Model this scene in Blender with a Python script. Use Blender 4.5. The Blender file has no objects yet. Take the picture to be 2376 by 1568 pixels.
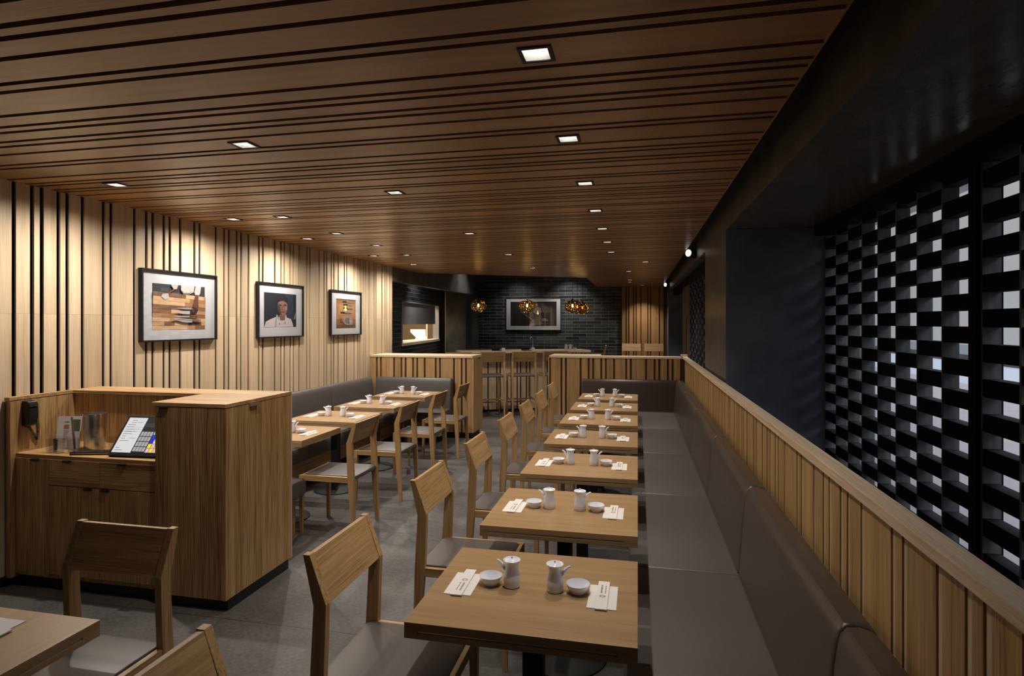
import bpy, bmesh, math, random
from math import pi, sin, cos, radians
from mathutils import Vector, Matrix
random.seed(7)
S = bpy.context.scene
COL = S.collection

# ---------------------------------------------------------------- camera
cam = bpy.data.cameras.new('camera'); co = bpy.data.objects.new('camera', cam); COL.objects.link(co)
cam.sensor_width = 36; cam.lens = 36 * 1366 / 2376; cam.shift_y = -36 / 2376
cam.clip_start = .05; cam.clip_end = 200
co.location = (0, 0, 1.7); co.rotation_euler = (pi / 2, 0, math.atan2(292, 1366))
S.camera = co
S.view_settings.view_transform = 'Standard'; S.view_settings.look = 'None'
S.view_settings.exposure = 0.0; S.view_settings.gamma = 1
# ---------------------------------------------------------------- sky
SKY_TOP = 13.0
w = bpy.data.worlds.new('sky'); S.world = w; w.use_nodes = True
wn = w.node_tree; wn.nodes.clear()
wo = wn.nodes.new('ShaderNodeOutputWorld'); wb = wn.nodes.new('ShaderNodeBackground')
wt = wn.nodes.new('ShaderNodeTexCoord'); wz = wn.nodes.new('ShaderNodeTexNoise'); wz.inputs['Scale'].default_value = 1.6
wr = wn.nodes.new('ShaderNodeValToRGB')
wr.color_ramp.elements[0].position = .35; wr.color_ramp.elements[0].color = (.37, .385, .41, 1)
wr.color_ramp.elements[1].position = .7; wr.color_ramp.elements[1].color = (.43, .435, .44, 1)
wn.links.new(wt.outputs['Generated'], wz.inputs['Vector']); wn.links.new(wz.outputs['Fac'], wr.inputs['Fac'])
wn.links.new(wr.outputs['Color'], wb.inputs['Color'])
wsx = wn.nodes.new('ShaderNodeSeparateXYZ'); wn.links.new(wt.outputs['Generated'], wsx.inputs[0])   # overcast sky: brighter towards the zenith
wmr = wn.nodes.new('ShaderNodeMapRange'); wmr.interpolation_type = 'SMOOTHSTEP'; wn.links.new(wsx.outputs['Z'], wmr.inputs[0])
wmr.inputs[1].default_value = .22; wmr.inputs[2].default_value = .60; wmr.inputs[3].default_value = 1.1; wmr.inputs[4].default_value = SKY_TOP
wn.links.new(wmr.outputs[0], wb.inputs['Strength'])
wmx = wn.nodes.new('ShaderNodeMix'); wmx.data_type = 'RGBA'; wm2 = wn.nodes.new('ShaderNodeMapRange'); wn.links.new(wsx.outputs['Z'], wm2.inputs[0]); wm2.inputs[1].default_value = .22; wm2.inputs[2].default_value = .5
wn.links.new(wm2.outputs[0], wmx.inputs[0]); wn.links.new(wr.outputs['Color'], wmx.inputs[6]); wmx.inputs[7].default_value = (.37, .41, .47, 1); wn.links.new(wmx.outputs[2], wb.inputs['Color'])
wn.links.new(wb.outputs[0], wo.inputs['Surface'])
SPOT_W = 58.0      # watts of one ceiling downlight
CAM_LAMP_W = 12.0

# ---------------------------------------------------------------- materials
def srgb(r, g, b):
    f = lambda c: (c / 255) / 12.92 if c / 255 <= .04045 else ((c / 255 + .055) / 1.055) ** 2.4
    return (f(r), f(g), f(b), 1)
def newmat(name):
    m = bpy.data.materials.new(name); m.use_nodes = True
    nt = m.node_tree; nt.nodes.clear()
    o = nt.nodes.new('ShaderNodeOutputMaterial'); b = nt.nodes.new('ShaderNodeBsdfPrincipled')
    nt.links.new(b.outputs[0], o.inputs['Surface'])
    return m, nt, b, o
def N(nt, t, **k):
    n = nt.nodes.new(t)
    for a, v in k.items():
        if a in n.inputs.keys(): n.inputs[a].default_value = v
        else: setattr(n, a, v)
    return n
def plain(name, col, rough=.5, metal=0, coat=0, spec=.5, emit=None, es=0, noise=0, nscale=30, bump=0):
    m, nt, b, o = newmat(name)
    b.inputs['Base Color'].default_value = col; b.inputs['Roughness'].default_value = rough
    b.inputs['Metallic'].default_value = metal; b.inputs['Coat Weight'].default_value = coat
    b.inputs['Specular IOR Level'].default_value = spec
    if emit: b.inputs['Emission Color'].default_value = emit; b.inputs['Emission Strength'].default_value = es
    if noise or bump:
        tc = N(nt, 'ShaderNodeTexCoord'); nz = N(nt, 'ShaderNodeTexNoise', Scale=nscale, Detail=6.0, Roughness=.6)
        nt.links.new(tc.outputs['Object'], nz.inputs['Vector'])
        if noise:
            r = N(nt, 'ShaderNodeValToRGB')
            r.color_ramp.elements[0].position = .3; r.color_ramp.elements[1].position = .7
            r.color_ramp.elements[0].color = tuple(c * (1 - noise) for c in col[:3]) + (1,)
            r.color_ramp.elements[1].color = tuple(min(1, c * (1 + noise)) for c in col[:3]) + (1,)
            nt.links.new(nz.outputs['Fac'], r.inputs['Fac']); nt.links.new(r.outputs[0], b.inputs['Base Color'])
        if bump:
            bp = N(nt, 'ShaderNodeBump', Strength=bump, Distance=.004)
            nt.links.new(nz.outputs['Fac'], bp.inputs['Height']); nt.links.new(bp.outputs[0], b.inputs['Normal'])
    return m
WC = {}
def wood(kind, axis):
    """grain runs along the object axis given"""
    if (kind, axis) in WC: return WC[(kind, axis)]
    lo, mid, hi, rough, streak, var = {
        'wall': ((.42, .305, .185), (.56, .43, .285), (.66, .53, .375), .42, 1.3, .12),
        'ceiling': ((.24, .12, .045), (.35, .195, .085), (.44, .26, .12), .30, .8, .14),  # same stain as the wall, darkened for the dim light up there
        'furniture': ((.22, .12, .043), (.40, .245, .105), (.54, .35, .17), .42, 1.7, .08),
        'table': ((.25, .15, .07), (.34, .215, .105), (.41, .275, .145), .34, 1.0, .08),
        'station': ((.17, .075, .022), (.38, .22, .09), (.56, .37, .18), .45, 2.2, .10),
        'rail': ((.48, .34, .21), (.68, .53, .37), (.80, .66, .50), .5, 1.5, .10),  # paler than the other oak to stand for window light on the caps
        'dark': ((.05, .02, .008), (.08, .035, .015), (.10, .045, .02), .5, 1.0, .1),
    }[kind]
    m, nt, b, o = newmat('%s wood %s' % (kind, axis))
    tc = N(nt, 'ShaderNodeTexCoord'); at = N(nt, 'ShaderNodeAttribute', attribute_name='rnd')
    ob = N(nt, 'ShaderNodeObjectInfo')
    add = N(nt, 'ShaderNodeMath', operation='ADD'); nt.links.new(at.outputs['Fac'], add.inputs[0]); nt.links.new(ob.outputs['Random'], add.inputs[1])
    mul = N(nt, 'ShaderNodeMath', operation='MULTIPLY'); mul.inputs[1].default_value = 13.7; nt.links.new(add.outputs[0], mul.inputs[0])
    va = N(nt, 'ShaderNodeVectorMath', operation='ADD'); nt.links.new(tc.outputs['Object'], va.inputs[0]); nt.links.new(mul.outputs[0], va.inputs[1])
    mp = N(nt, 'ShaderNodeMapping'); sc = [1, 1, 1]; sc['xyz'.index(axis)] = .018; mp.inputs['Scale'].default_value = sc
    nt.links.new(va.outputs[0], mp.inputs['Vector'])
    n1 = N(nt, 'ShaderNodeTexNoise', Scale=210.0, Detail=3.0, Roughness=.55); nt.links.new(mp.outputs[0], n1.inputs['Vector'])
    n2 = N(nt, 'ShaderNodeTexNoise', Scale=22.0, Detail=2.0, Distortion=.15); nt.links.new(mp.outputs[0], n2.inputs['Vector'])
    mx = N(nt, 'ShaderNodeMath', operation='MULTIPLY_ADD'); nt.links.new(n1.outputs['Fac'], mx.inputs[0]); mx.inputs[1].default_value = .55 * streak
    sb = N(nt, 'ShaderNodeMath', operation='MULTIPLY_ADD'); nt.links.new(n2.outputs['Fac'], sb.inputs[0]); sb.inputs[1].default_value = .5; sb.inputs[2].default_value = .5 - .25 - .275 * streak
    nt.links.new(sb.outputs[0], mx.inputs[2])
    r = N(nt, 'ShaderNodeValToRGB'); e = r.color_ramp.elements
    e[0].position = .28; e[0].color = lo + (1,); e[1].position = .72; e[1].color = hi + (1,)
    k = e.new(.48); k.color = mid + (1,)
    nt.links.new(mx.outputs[0], r.inputs['Fac'])
    # board to board value change
    fr = N(nt, 'ShaderNodeMath', operation='FRACT'); nt.links.new(mul.outputs[0], fr.inputs[0])
    mr = N(nt, 'ShaderNodeMapRange'); nt.links.new(fr.outputs[0], mr.inputs[0]); mr.inputs[3].default_value = 1 - var; mr.inputs[4].default_value = 1 + var
    hs = N(nt, 'ShaderNodeHueSaturation'); nt.links.new(r.outputs[0], hs.inputs['Color']); nt.links.new(mr.outputs[0], hs.inputs['Value'])
    nt.links.new(hs.outputs[0], b.inputs['Base Color'])
    b.inputs['Roughness'].default_value = rough
    bp = N(nt, 'ShaderNodeBump', Strength=.25, Distance=.0015); nt.links.new(n1.outputs['Fac'], bp.inputs['Height']); nt.links.new(bp.outputs[0], b.inputs['Normal'])
    WC[(kind, axis)] = m
    return m
def brick_mat(name, haxis, bw, bh):
    m, nt, b, o = newmat(name)
    tc = N(nt, 'ShaderNodeTexCoord'); sp = N(nt, 'ShaderNodeSeparateXYZ'); cb = N(nt, 'ShaderNodeCombineXYZ')
    nt.links.new(tc.outputs['Object'], sp.inputs[0]); nt.links.new(sp.outputs[haxis], cb.inputs[0]); nt.links.new(sp.outputs['Z'], cb.inputs[1])
    bk = N(nt, 'ShaderNodeTexBrick', Scale=1.0); nt.links.new(cb.outputs[0], bk.inputs['Vector'])
    bk.inputs['Brick Width'].default_value = bw; bk.inputs['Row Height'].default_value = bh
    bk.inputs['Mortar Size'].default_value = .0045; bk.inputs['Mortar Smooth'].default_value = .1; bk.inputs['Bias'].default_value = -.1
    bk.inputs['Color1'].default_value = (.014, .018, .021, 1); bk.inputs['Color2'].default_value = (.075, .082, .082, 1); bk.inputs['Mortar'].default_value = (.20, .215, .22, 1)
    nz = N(nt, 'ShaderNodeTexNoise', Scale=9.0, Detail=5.0); nt.links.new(cb.outputs[0], nz.inputs['Vector'])
    mx = N(nt, 'ShaderNodeMix', data_type='RGBA', blend_type='MULTIPLY'); mx.inputs[0].default_value = .5
    r = N(nt, 'ShaderNodeValToRGB'); r.color_ramp.elements[0].color = (.4, .35, .3, 1); r.color_ramp.elements[1].color = (1.6, 1.7, 1.8, 1)
    nt.links.new(nz.outputs['Fac'], r.inputs['Fac'])
    nt.links.new(bk.outputs['Color'], mx.inputs[6]); nt.links.new(r.outputs[0], mx.inputs[7]); nt.links.new(mx.outputs[2], b.inputs['Base Color'])
    b.inputs['Roughness'].default_value = .33
    inv = N(nt, 'ShaderNodeMath', operation='SUBTRACT'); inv.inputs[0].default_value = 1; nt.links.new(bk.outputs['Fac'], inv.inputs[1])
    ad = N(nt, 'ShaderNodeMath', operation='MULTIPLY_ADD'); nt.links.new(nz.outputs['Fac'], ad.inputs[0]); ad.inputs[1].default_value = .35; nt.links.new(inv.outputs[0], ad.inputs[2])
    bp = N(nt, 'ShaderNodeBump', Strength=.6, Distance=.004); nt.links.new(ad.outputs[0], bp.inputs['Height']); nt.links.new(bp.outputs[0], b.inputs['Normal'])
    return m
def floor_mat():
    m, nt, b, o = newmat('concrete tile floor')
    tc = N(nt, 'ShaderNodeTexCoord')
    n1 = N(nt, 'ShaderNodeTexNoise', Scale=1.8, Detail=6.0, Roughness=.65); nt.links.new(tc.outputs['Object'], n1.inputs['Vector'])
    n2 = N(nt, 'ShaderNodeTexNoise', Scale=45.0, Detail=5.0, Roughness=.7); nt.links.new(tc.outputs['Object'], n2.inputs['Vector'])
    ad = N(nt, 'ShaderNodeMath', operation='MULTIPLY_ADD'); nt.links.new(n2.outputs['Fac'], ad.inputs[0]); ad.inputs[1].default_value = .45
    n1m = N(nt, 'ShaderNodeMath', operation='MULTIPLY'); nt.links.new(n1.outputs['Fac'], n1m.inputs[0]); n1m.inputs[1].default_value = .55; nt.links.new(n1m.outputs[0], ad.inputs[2])
    r = N(nt, 'ShaderNodeValToRGB'); r.color_ramp.elements[0].position = .38; r.color_ramp.elements[1].position = .63
    r.color_ramp.elements[0].color = (.045, .042, .042, 1); r.color_ramp.elements[1].color = (.135, .126, .124, 1)
    nt.links.new(ad.outputs[0], r.inputs['Fac'])
    mp = N(nt, 'ShaderNodeMapping'); mp.inputs['Location'].default_value = (3.0, .04, 0); nt.links.new(tc.outputs['Object'], mp.inputs['Vector'])
    bk = N(nt, 'ShaderNodeTexBrick', Scale=1.0); bk.offset = 0; nt.links.new(mp.outputs[0], bk.inputs['Vector'])
    bk.inputs['Brick Width'].default_value = 40.0; bk.inputs['Row Height'].default_value = 1.5; bk.inputs['Mortar Size'].default_value = .0022
    mx = N(nt, 'ShaderNodeMix', data_type='RGBA'); nt.links.new(bk.outputs['Fac'], mx.inputs[0]); nt.links.new(r.outputs[0], mx.inputs[6]); mx.inputs[7].default_value = (.012, .012, .012, 1)
    nt.links.new(mx.outputs[2], b.inputs['Base Color']); b.inputs['Roughness'].default_value = .55
    bp = N(nt, 'ShaderNodeBump', Strength=.15, Distance=.003); nt.links.new(n2.outputs['Fac'], bp.inputs['Height']); nt.links.new(bp.outputs[0], b.inputs['Normal'])
    return m
def patch_paint(name, c0, c1, rough, scale=6, bump=.2, stretch=(1, 1, .35)):
    m, nt, b, o = newmat(name)
    tc = N(nt, 'ShaderNodeTexCoord'); mp = N(nt, 'ShaderNodeMapping'); mp.inputs['Scale'].default_value = stretch
    nt.links.new(tc.outputs['Object'], mp.inputs['Vector'])
    n1 = N(nt, 'ShaderNodeTexNoise', Scale=float(scale), Detail=5.0, Roughness=.55); nt.links.new(mp.outputs[0], n1.inputs['Vector'])
    r = N(nt, 'ShaderNodeValToRGB'); r.color_ramp.elements[0].position = .35; r.color_ramp.elements[1].position = .65
    r.color_ramp.elements[0].color = c0; r.color_ramp.elements[1].color = c1
    nt.links.new(n1.outputs['Fac'], r.inputs['Fac']); nt.links.new(r.outputs[0], b.inputs['Base Color'])
    b.inputs['Roughness'].default_value = rough
    bp = N(nt, 'ShaderNodeBump', Strength=bump, Distance=.01); nt.links.new(n1.outputs['Fac'], bp.inputs['Height']); nt.links.new(bp.outputs[0], b.inputs['Normal'])
    return m
def glass_mat(name, tint, refl_rough=.0, ior=1.5, bump=0, bscale=8, gloss=(1, 1, 1, 1), base=0):
    m, nt, b, o = newmat(name); nt.nodes.remove(b)
    tr = N(nt, 'ShaderNodeBsdfTransparent'); tr.inputs[0].default_value = tint
    gl = N(nt, 'ShaderNodeBsdfGlossy'); gl.inputs['Roughness'].default_value = refl_rough; gl.inputs[0].default_value = gloss
    fr = N(nt, 'ShaderNodeLayerWeight', Blend=.5); mx = N(nt, 'ShaderNodeMixShader')
    pw = N(nt, 'ShaderNodeMath', operation='POWER'); pw.inputs[1].default_value = 5.0; nt.links.new(fr.outputs['Facing'], pw.inputs[0])
    f0 = ((ior - 1) / (ior + 1)) ** 2 + base
    a = N(nt, 'ShaderNodeMath', operation='MULTIPLY_ADD'); a.use_clamp = True; a.inputs[1].default_value = 1 - f0; a.inputs[2].default_value = f0
    nt.links.new(pw.outputs[0], a.inputs[0]); nt.links.new(a.outputs[0], mx.inputs[0])
    nt.links.new(tr.outputs[0], mx.inputs[1]); nt.links.new(gl.outputs[0], mx.inputs[2])
    if bump:
        tc = N(nt, 'ShaderNodeTexCoord'); vz = N(nt, 'ShaderNodeTexVoronoi', Scale=float(bscale)); nt.links.new(tc.outputs['Object'], vz.inputs['Vector'])
        bp = N(nt, 'ShaderNodeBump', Strength=bump, Distance=.03); nt.links.new(vz.outputs['Distance'], bp.inputs['Height'])
        nt.links.new(bp.outputs[0], gl.inputs['Normal'])
    nt.links.new(mx.outputs[0], o.inputs['Surface'])
    return m
def emis(name, col, s):
    return plain(name, (0, 0, 0, 1), .5, emit=col, es=s)

LEATHER = plain('warm grey leather', (.086, .076, .073, 1), .42, noise=.10, nscale=220, bump=.12)
LEATHER_D = plain('brown leather back', (.066, .051, .045, 1), .28, noise=.12, nscale=160, bump=.18)
BLACK = plain('black lacquer', (.008, .008, .009, 1), .4)
BLACKV = plain('black void paint', (.004, .004, .004, 1), .8)
BMETAL = plain('black powder coated metal', (.010, .010, .011, 1), .6)
STEEL = plain('brushed steel', (.6, .6, .61, 1), .30, metal=1)
CHROME = plain('chrome', (.8, .8, .82, 1), .08, metal=1)
CERAMIC = plain('white glazed ceramic', (.80, .81, .90, 1), .18, coat=.4)  # the faint blue of daylight is mixed into the white
PAPER = plain('white paper', (.72, .69, .68, 1), .8)
PAPER2 = plain('cream paper sleeve', (.74, .70, .67, 1), .8)
INK = plain('grey ink', (.12, .11, .12, 1), .8)
NAVY = patch_paint('navy blue plaster', (.095, .115, .165, 1), (.15, .175, .235, 1), .6, 3, .3, (1, 1, 1))
SOFFIT = patch_paint('black lacquered ceiling', (.07, .07, .073, 1), (.115, .112, .11, 1), .2, 7, .35, (1, .5, 1))
PIER = patch_paint('dark blackened steel cladding', (.055, .053, .051, 1), (.115, .11, .105, 1), .34, 4, .25, (1, 1, .6))
LATTICE = patch_paint('black stained lattice wood', (.03, .03, .032, 1), (.075, .073, .075, 1), .6, 30, .2, (1, 1, .12))
LATTICE_B = plain('shaded black lattice wood', (.004, .004, .0045, 1), .9, spec=.15)  # near black puts the back-lit shade of the blocks into the colour
BRICKX = brick_mat('black glazed roman brick x', 'X', .372, .083)
BRICKY = brick_mat('black glazed roman brick y', 'Y', .372, .083)
FLOOR = floor_mat()
WHITE = plain('white reflector', (.8, .8, .8, 1), .5)
LED = emis('led emitter', (1, .93, .82, 1), 36)
DISC = emis('lamp face', (1, .97, .93, 1), .95)
MATB = plain('white mat board', (.50, .51, .545, 1), .7)
PANE = glass_mat('picture glass', (1, 1, 1, 1))
CLEAR = glass_mat('clear tumbler glass', (.93, .93, .94, 1), ior=1.45)
AMBER = glass_mat('amber blown glass', (.42, .30, .12, 1), .03, 1.6, bump=1.0, bscale=20, gloss=(1, .80, .50, 1), base=.16)
BULB = emis('bulb', (1, .80, .50, 1), 40)
PAVE = plain('pinkish paving outside', (.066, .056, .055, 1), .8, noise=.1, nscale=3)
ROAD = plain('pale road outside', (.095, .10, .112, 1), .8)
DARK_STRIP = plain('dark strip outside', (.01, .01, .012, 1), .9)  # plain dark band beyond the road
FRAMEB = plain('blue window frame', (.03, .11, .2, 1), .4)
FRAMEW = plain('pale blue window bead', (.55, .68, .8, 1), .4)
RED = plain('red brown door paint', (.10, .04, .03, 1), .5)
KITW = plain('kitchen tan panel', (.32, .22, .12, 1), .6)
KITL = emis('kitchen heat lamp glow', (1, .86, .62, 1), 1.6)
SILL = plain('pale wood sill', (.85, .72, .55, 1), .5)
SHUT = plain('grey metal shutter', (.42, .42, .47, 1), .5)

# ---------------------------------------------------------------- mesh builder
class M:
    def __init__(s): s.v = []; s.f = []; s.r = []; s.m = []; s.mi = 0; s.rnd = None
    def add(s, vs, fs):
        o = len(s.v); s.v += [tuple(p) for p in vs]; q = random.random() if s.rnd is None else s.rnd
        for f in fs: s.f.append([i + o for i in f]); s.r.append(q); s.m.append(s.mi)
        return s
    def box(s, x0, y0, z0, x1, y1, z1):
        x0, x1 = sorted((x0, x1)); y0, y1 = sorted((y0, y1)); z0, z1 = sorted((z0, z1))
        return s.hexa([(x0, y0), (x1, y0), (x1, y1), (x0, y1)], z0, z1)
    def hexa(s, p, z0, z1):      # prism of a plan polygon (counter clockwise)
        n = len(p)
        return s.add([(a, b, z0) for a, b in p] + [(a, b, z1) for a, b in p],
                     [list(range(n))[::-1], [i + n for i in range(n)]] + [[i, (i + 1) % n, (i + 1) % n + n, i + n] for i in range(n)])
    def prof(s, p, axis, lo, hi):  # polygon in the two other axes extruded along axis
        n = len(p)
        def mk(a, b, t): return {'x': (t, a, b), 'y': (a, t, b), 'z': (a, b, t)}[axis]
        vs = [mk(a, b, lo) for a, b in p] + [mk(a, b, hi) for a, b in p]
        fs = [list(range(n)), [i + n for i in range(n)][::-1]] + [[i, i + n, (i + 1) % n + n, (i + 1) % n] for i in range(n)]
        return s.add(vs, fs)
    def loft(s, p, axis, lo, hi, r):  # cushion: profile extruded with rounded ends
        cx = sum(a for a, b in p) / len(p); cz = sum(b for a, b in p) / len(p); n = len(p); vs = []
        W = max(a for a, b in p) - min(a for a, b in p); H = max(b for a, b in p) - min(b for a, b in p)
        st = [(0, .9), (.08, .45), (.3, .15), (1, 0)]
        secs = [(lo + t * r, q) for t, q in st] + [(hi - t * r, q) for t, q in reversed(st)]
        for t, q in secs:
            kx = 1 - 2 * r * q / W; kz = 1 - 2 * r * q / H
            for a, b in p:
                aa = cx + (a - cx) * kx; bb = cz + (b - cz) * kz
                vs.append({'x': (t, aa, bb), 'y': (aa, t, bb), 'z': (aa, bb, t)}[axis])
        fs = [list(range(n)), [i + n * (len(secs) - 1) for i in range(n)][::-1]]
        for k in range(len(secs) - 1):
            fs += [[k * n + i, (k + 1) * n + i, (k + 1) * n + (i + 1) % n, k * n + (i + 1) % n] for i in range(n)]
        return s.add(vs, fs)
    def lathe(s, pr, c=(0, 0, 0), seg=24, axis='z'):
        vs = []; n = len(pr)
        for r, h in pr:
            for i in range(seg):
                a = 2 * pi * i / seg; u, v = r * cos(a), r * sin(a)
                q = {'z': (u, v, h), 'x': (h, u, v), 'y': (v, h, u)}[axis]
                vs.append((c[0] + q[0], c[1] + q[1], c[2] + q[2]))
        fs = []
        for k in range(n - 1):
            fs += [[k * seg + i, k * seg + (i + 1) % seg, (k + 1) * seg + (i + 1) % seg, (k + 1) * seg + i] for i in range(seg)]
        if pr[0][0] > 1e-6: fs.append(list(range(seg))[::-1])
        if pr[-1][0] > 1e-6: fs.append([(n - 1) * seg + i for i in range(seg)])
        return s.add(vs, fs)
    def tube(s, pts, r, seg=8):
        pts = [Vector(p) for p in pts]; rs = r if isinstance(r, (list, tuple)) else [r] * len(pts); vs = []
        ref = Vector((0, 0, 1))
        for i, p in enumerate(pts):
            d = (pts[min(i + 1, len(pts) - 1)] - pts[max(i - 1, 0)]).normalized()
            if abs(d.dot(ref)) > .95: ref = Vector((1, 0, 0)) if abs(d.x) < .9 else Vector((0, 1, 0))
            a = d.cross(ref).normalized(); b = d.cross(a)
            for k in range(seg): vs.append(p + a * (rs[i] * cos(2 * pi * k / seg)) + b * (rs[i] * sin(2 * pi * k / seg)))
        n = len(pts); fs = [[k * seg + i, (k + 1) * seg + i, (k + 1) * seg + (i + 1) % seg, k * seg + (i + 1) % seg] for k in range(n - 1) for i in range(seg)]
        fs += [list(range(seg)), [(n - 1) * seg + i for i in range(seg)][::-1]]
        return s.add(vs, fs)
    def build(s, name, mats, parent=None, world=False, bevel=0, seg=2, smooth=False, off=None):
        me = bpy.data.meshes.new(name)
        d = Vector(parent.location) if (parent and world) else Vector((0, 0, 0))
        if off: d = Vector(off)
        me.from_pydata([tuple(Vector(p) - d) for p in s.v], [], s.f)
        for m in (mats if isinstance(mats, (list, tuple)) else [mats]): me.materials.append(m)
        me.polygons.foreach_set('material_index', s.m)
        bm = bmesh.new(); bm.from_mesh(me); bmesh.ops.recalc_face_normals(bm, faces=bm.faces); bm.to_mesh(me); bm.free()
        a = me.attributes.new('rnd', 'FLOAT', 'FACE'); a.data.foreach_set('value', s.r)
        if smooth:
            me.polygons.foreach_set('use_smooth', [True] * len(me.polygons))
            me.set_sharp_from_angle(angle=radians(40))
        o = bpy.data.objects.new(name, me); COL.objects.link(o)
        if off: o.location = off
        if parent: o.parent = parent
        if bevel:
            b = o.modifiers.new('bevel', 'BEVEL'); b.width = bevel; b.segments = seg; b.limit_method = 'ANGLE'; b.angle_limit = radians(35); b.harden_normals = False
        return o
def tag(o, label, cat, group=None):
    o['label'] = label; o['category'] = cat
    if group: o['group'] = group
    return o
def thing(name, label, cat, loc=(0, 0, 0), rz=0, group=None):
    o = bpy.data.objects.new(name, None); COL.objects.link(o); o.location = loc; o.rotation_euler = (0, 0, rz); o.empty_display_size = .1
    return tag(o, label, cat, group)
def struct(o): o['kind'] = 'structure'; return o
def dup(root, loc, rz=0, label=None, group=None):
    r = root.copy(); COL.objects.link(r); r.location = loc; r.rotation_euler = (0, 0, rz)
    if label: r['label'] = label
    if group: r['group'] = group
    for ch in list(root.children):
        c = ch.copy(); COL.objects.link(c); c.parent = r
        for g in list(ch.children):
            d = g.copy(); COL.objects.link(d); d.parent = c
    return r

WID = [.090, .038, .090, .038, .090, .145, .038, .188]; GR = .028; PER = sum(WID) + 8 * GR
def boards(lo, hi, start):
    """board intervals of the repeating wide and narrow pattern clipped to lo..hi"""
    k = math.floor((lo - start) / PER) - 1; out = []; t = start + k * PER
    while t < hi:
        for wd in WID:
            a, b = max(t, lo), min(t + wd, hi)
            if b - a > .004: out.append((a, b))
            t += wd + GR
    return out

CH = 2.62
LIGHTS = ([(-.34, y, 'above the right tables, %s from the front' % n) for y, n in zip((1.99, 2.94, 3.905, 4.87, 5.82, 6.80, 7.78), ('first', 'second', 'third', 'fourth', 'fifth', 'sixth', 'seventh'))] +
          [(-1.99, 2.69, 'above the aisle beside the host station'), (-1.68, 3.90, 'above the aisle between the two seating rows'), (-1.70, 5.85, 'above the middle of the aisle'), (-1.71, 7.77, 'above the aisle end near the low partitions'), (-1.73, 9.75, 'just before the pendant lamps')] +
          [(-3.40, 3.29, 'nearest along the slatted wall, above the register'), (-3.52, 4.60, 'along the slatted wall above the first framed photo'), (-3.54, 5.84, 'along the slatted wall above the middle framed photo'), (-3.56, 7.53, 'along the slatted wall above the far framed photo'), (-3.47, 8.79, 'along the slatted wall at its far end')] +
          [(-3.03, 4.60, 'above the nearest left table'), (-3.04, 5.56, 'above the second left table'), (-3.05, 6.53, 'above the third left table'), (-3.08, 7.53, 'above the fourth left table')] +
          [(.11, 9.14, 'just beyond the right low partition'), (-.16, 10.76, 'further beyond the right low partition'), (-.17, 12.94, 'at the far right, front one of a close pair'), (-.18, 13.63, 'at the far right, rear one of a close pair'), (.11, 14.80, 'right in front of the far slatted wall')])
# ---------------------------------------------------------------- room shell
m = M(); m.box(-8, -3.2, -.12, 1.95, 16, 0); struct(m.build('floor', FLOOR))
# ceiling: boards along x, opened for the downlights
m = M()
def xleft(y):
    if y < 9.34: return -3.985
    if y < 10.2: return -4.15
    if y < 12.14: return -4.15 + (y - 10.2) * (3.12 / 1.94)
    return -1.03
for a, b in boards(-3.2, 15.32, 2.11):
    # split at the bends of the edge
    cuts = sorted([a, b] + [c for c in (9.34, 10.2, 12.14) if a < c < b])
    for p, q in zip(cuts, cuts[1:]):
        m.rnd = random.random()
        l0, l1 = xleft(p + 1e-4), xleft(q - 1e-4); R = .597
        holes = sorted([(x - .050, x + .050) for x, y, _ in LIGHTS if y - .050 < q and y + .050 > p])
        if not holes:
            m.hexa([(l0, p), (R, p), (R, q), (l1, q)], CH, CH + .018); continue
        ys = sorted(set([p, q] + [c for x, y, _ in LIGHTS for c in (y - .05, y + .05) if p < c < q]))
        for s0, s1 in zip(ys, ys[1:]):
            e0 = xleft(s0 + 1e-4); e1 = xleft(s1 - 1e-4); cur = None
            hs = sorted([(x - .050, x + .050) for x, y, _ in LIGHTS if y - .0499 < s1 and y + .0499 > s0])
            for h0, h1 in hs + [(R, R)]:
                if cur is None: m.hexa([(e0, s0), (h0, s0), (h0, s1), (e1, s1)], CH, CH + .018)
                else: m.box(cur, s0, CH, h0, s1, CH + .018)
                cur = h1
m.rnd = None
struct(m.build('ceiling', wood('ceiling', 'x')))
m = M(); m.hexa([(-4.2, -3.2), (.60, -3.2), (.60, 15.32), (-1.03, 15.32), (-1.03, 12.14), (-4.15, 10.2), (-4.2, 10.2)], 2.70, 2.74)
m.box(-8, 9.0, 3.25, 2, 16, 3.35)
m.box(.597, -3.2, 2.74, .74, 16, 2.80)
struct(m.build('ceiling', BLACKV))
m = M(); m.hexa([(-4.17, 10.2), (-4.15, 10.19), (-1.03, 12.13), (-1.0, 12.15), (-1.0, 15.3), (-1.03, 15.3), (-1.03, 12.16)], CH - .004, 2.85)
m.box(.597, -3.2, CH - .002, .603, 15.3, 2.72)
struct(m.build('trim_1', wood('ceiling', 'x')))
# left slatted wall
m = M()
for a, b in boards(-3.2, 9.06, 3.090):
    m.box(-3.993, a, .07, -3.98, b, 1.758); m.box(-3.993, a, 1.759, -3.98, b, CH)
m.rnd = .3
struct(m.build('wall_left', wood('wall', 'z')))
m = M(); m.box(-4.10, -3.2, 0, -4.040, 9.06, 3.2); m.box(-4.040, -3.2, 0, -3.995, 9.06, .069); struct(m.build('wall_left', BLACKV))
m = M(); m.box(-4.10, 9.06, 0, -3.965, 9.09, CH); struct(m.build('trim_2', wood('wall', 'z')))
# wall behind the camera
m = M()
for a, b in boards(-4.0, 1.6, -3.9): m.box(a, -3.2, 0, b, -3.17, CH)
struct(m.build('wall_front', wood('wall', 'z')))
m = M(); m.box(-4.1, -3.35, 0, 1.95, -3.2, 3); struct(m.build('wall_front', BLACK))
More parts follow.
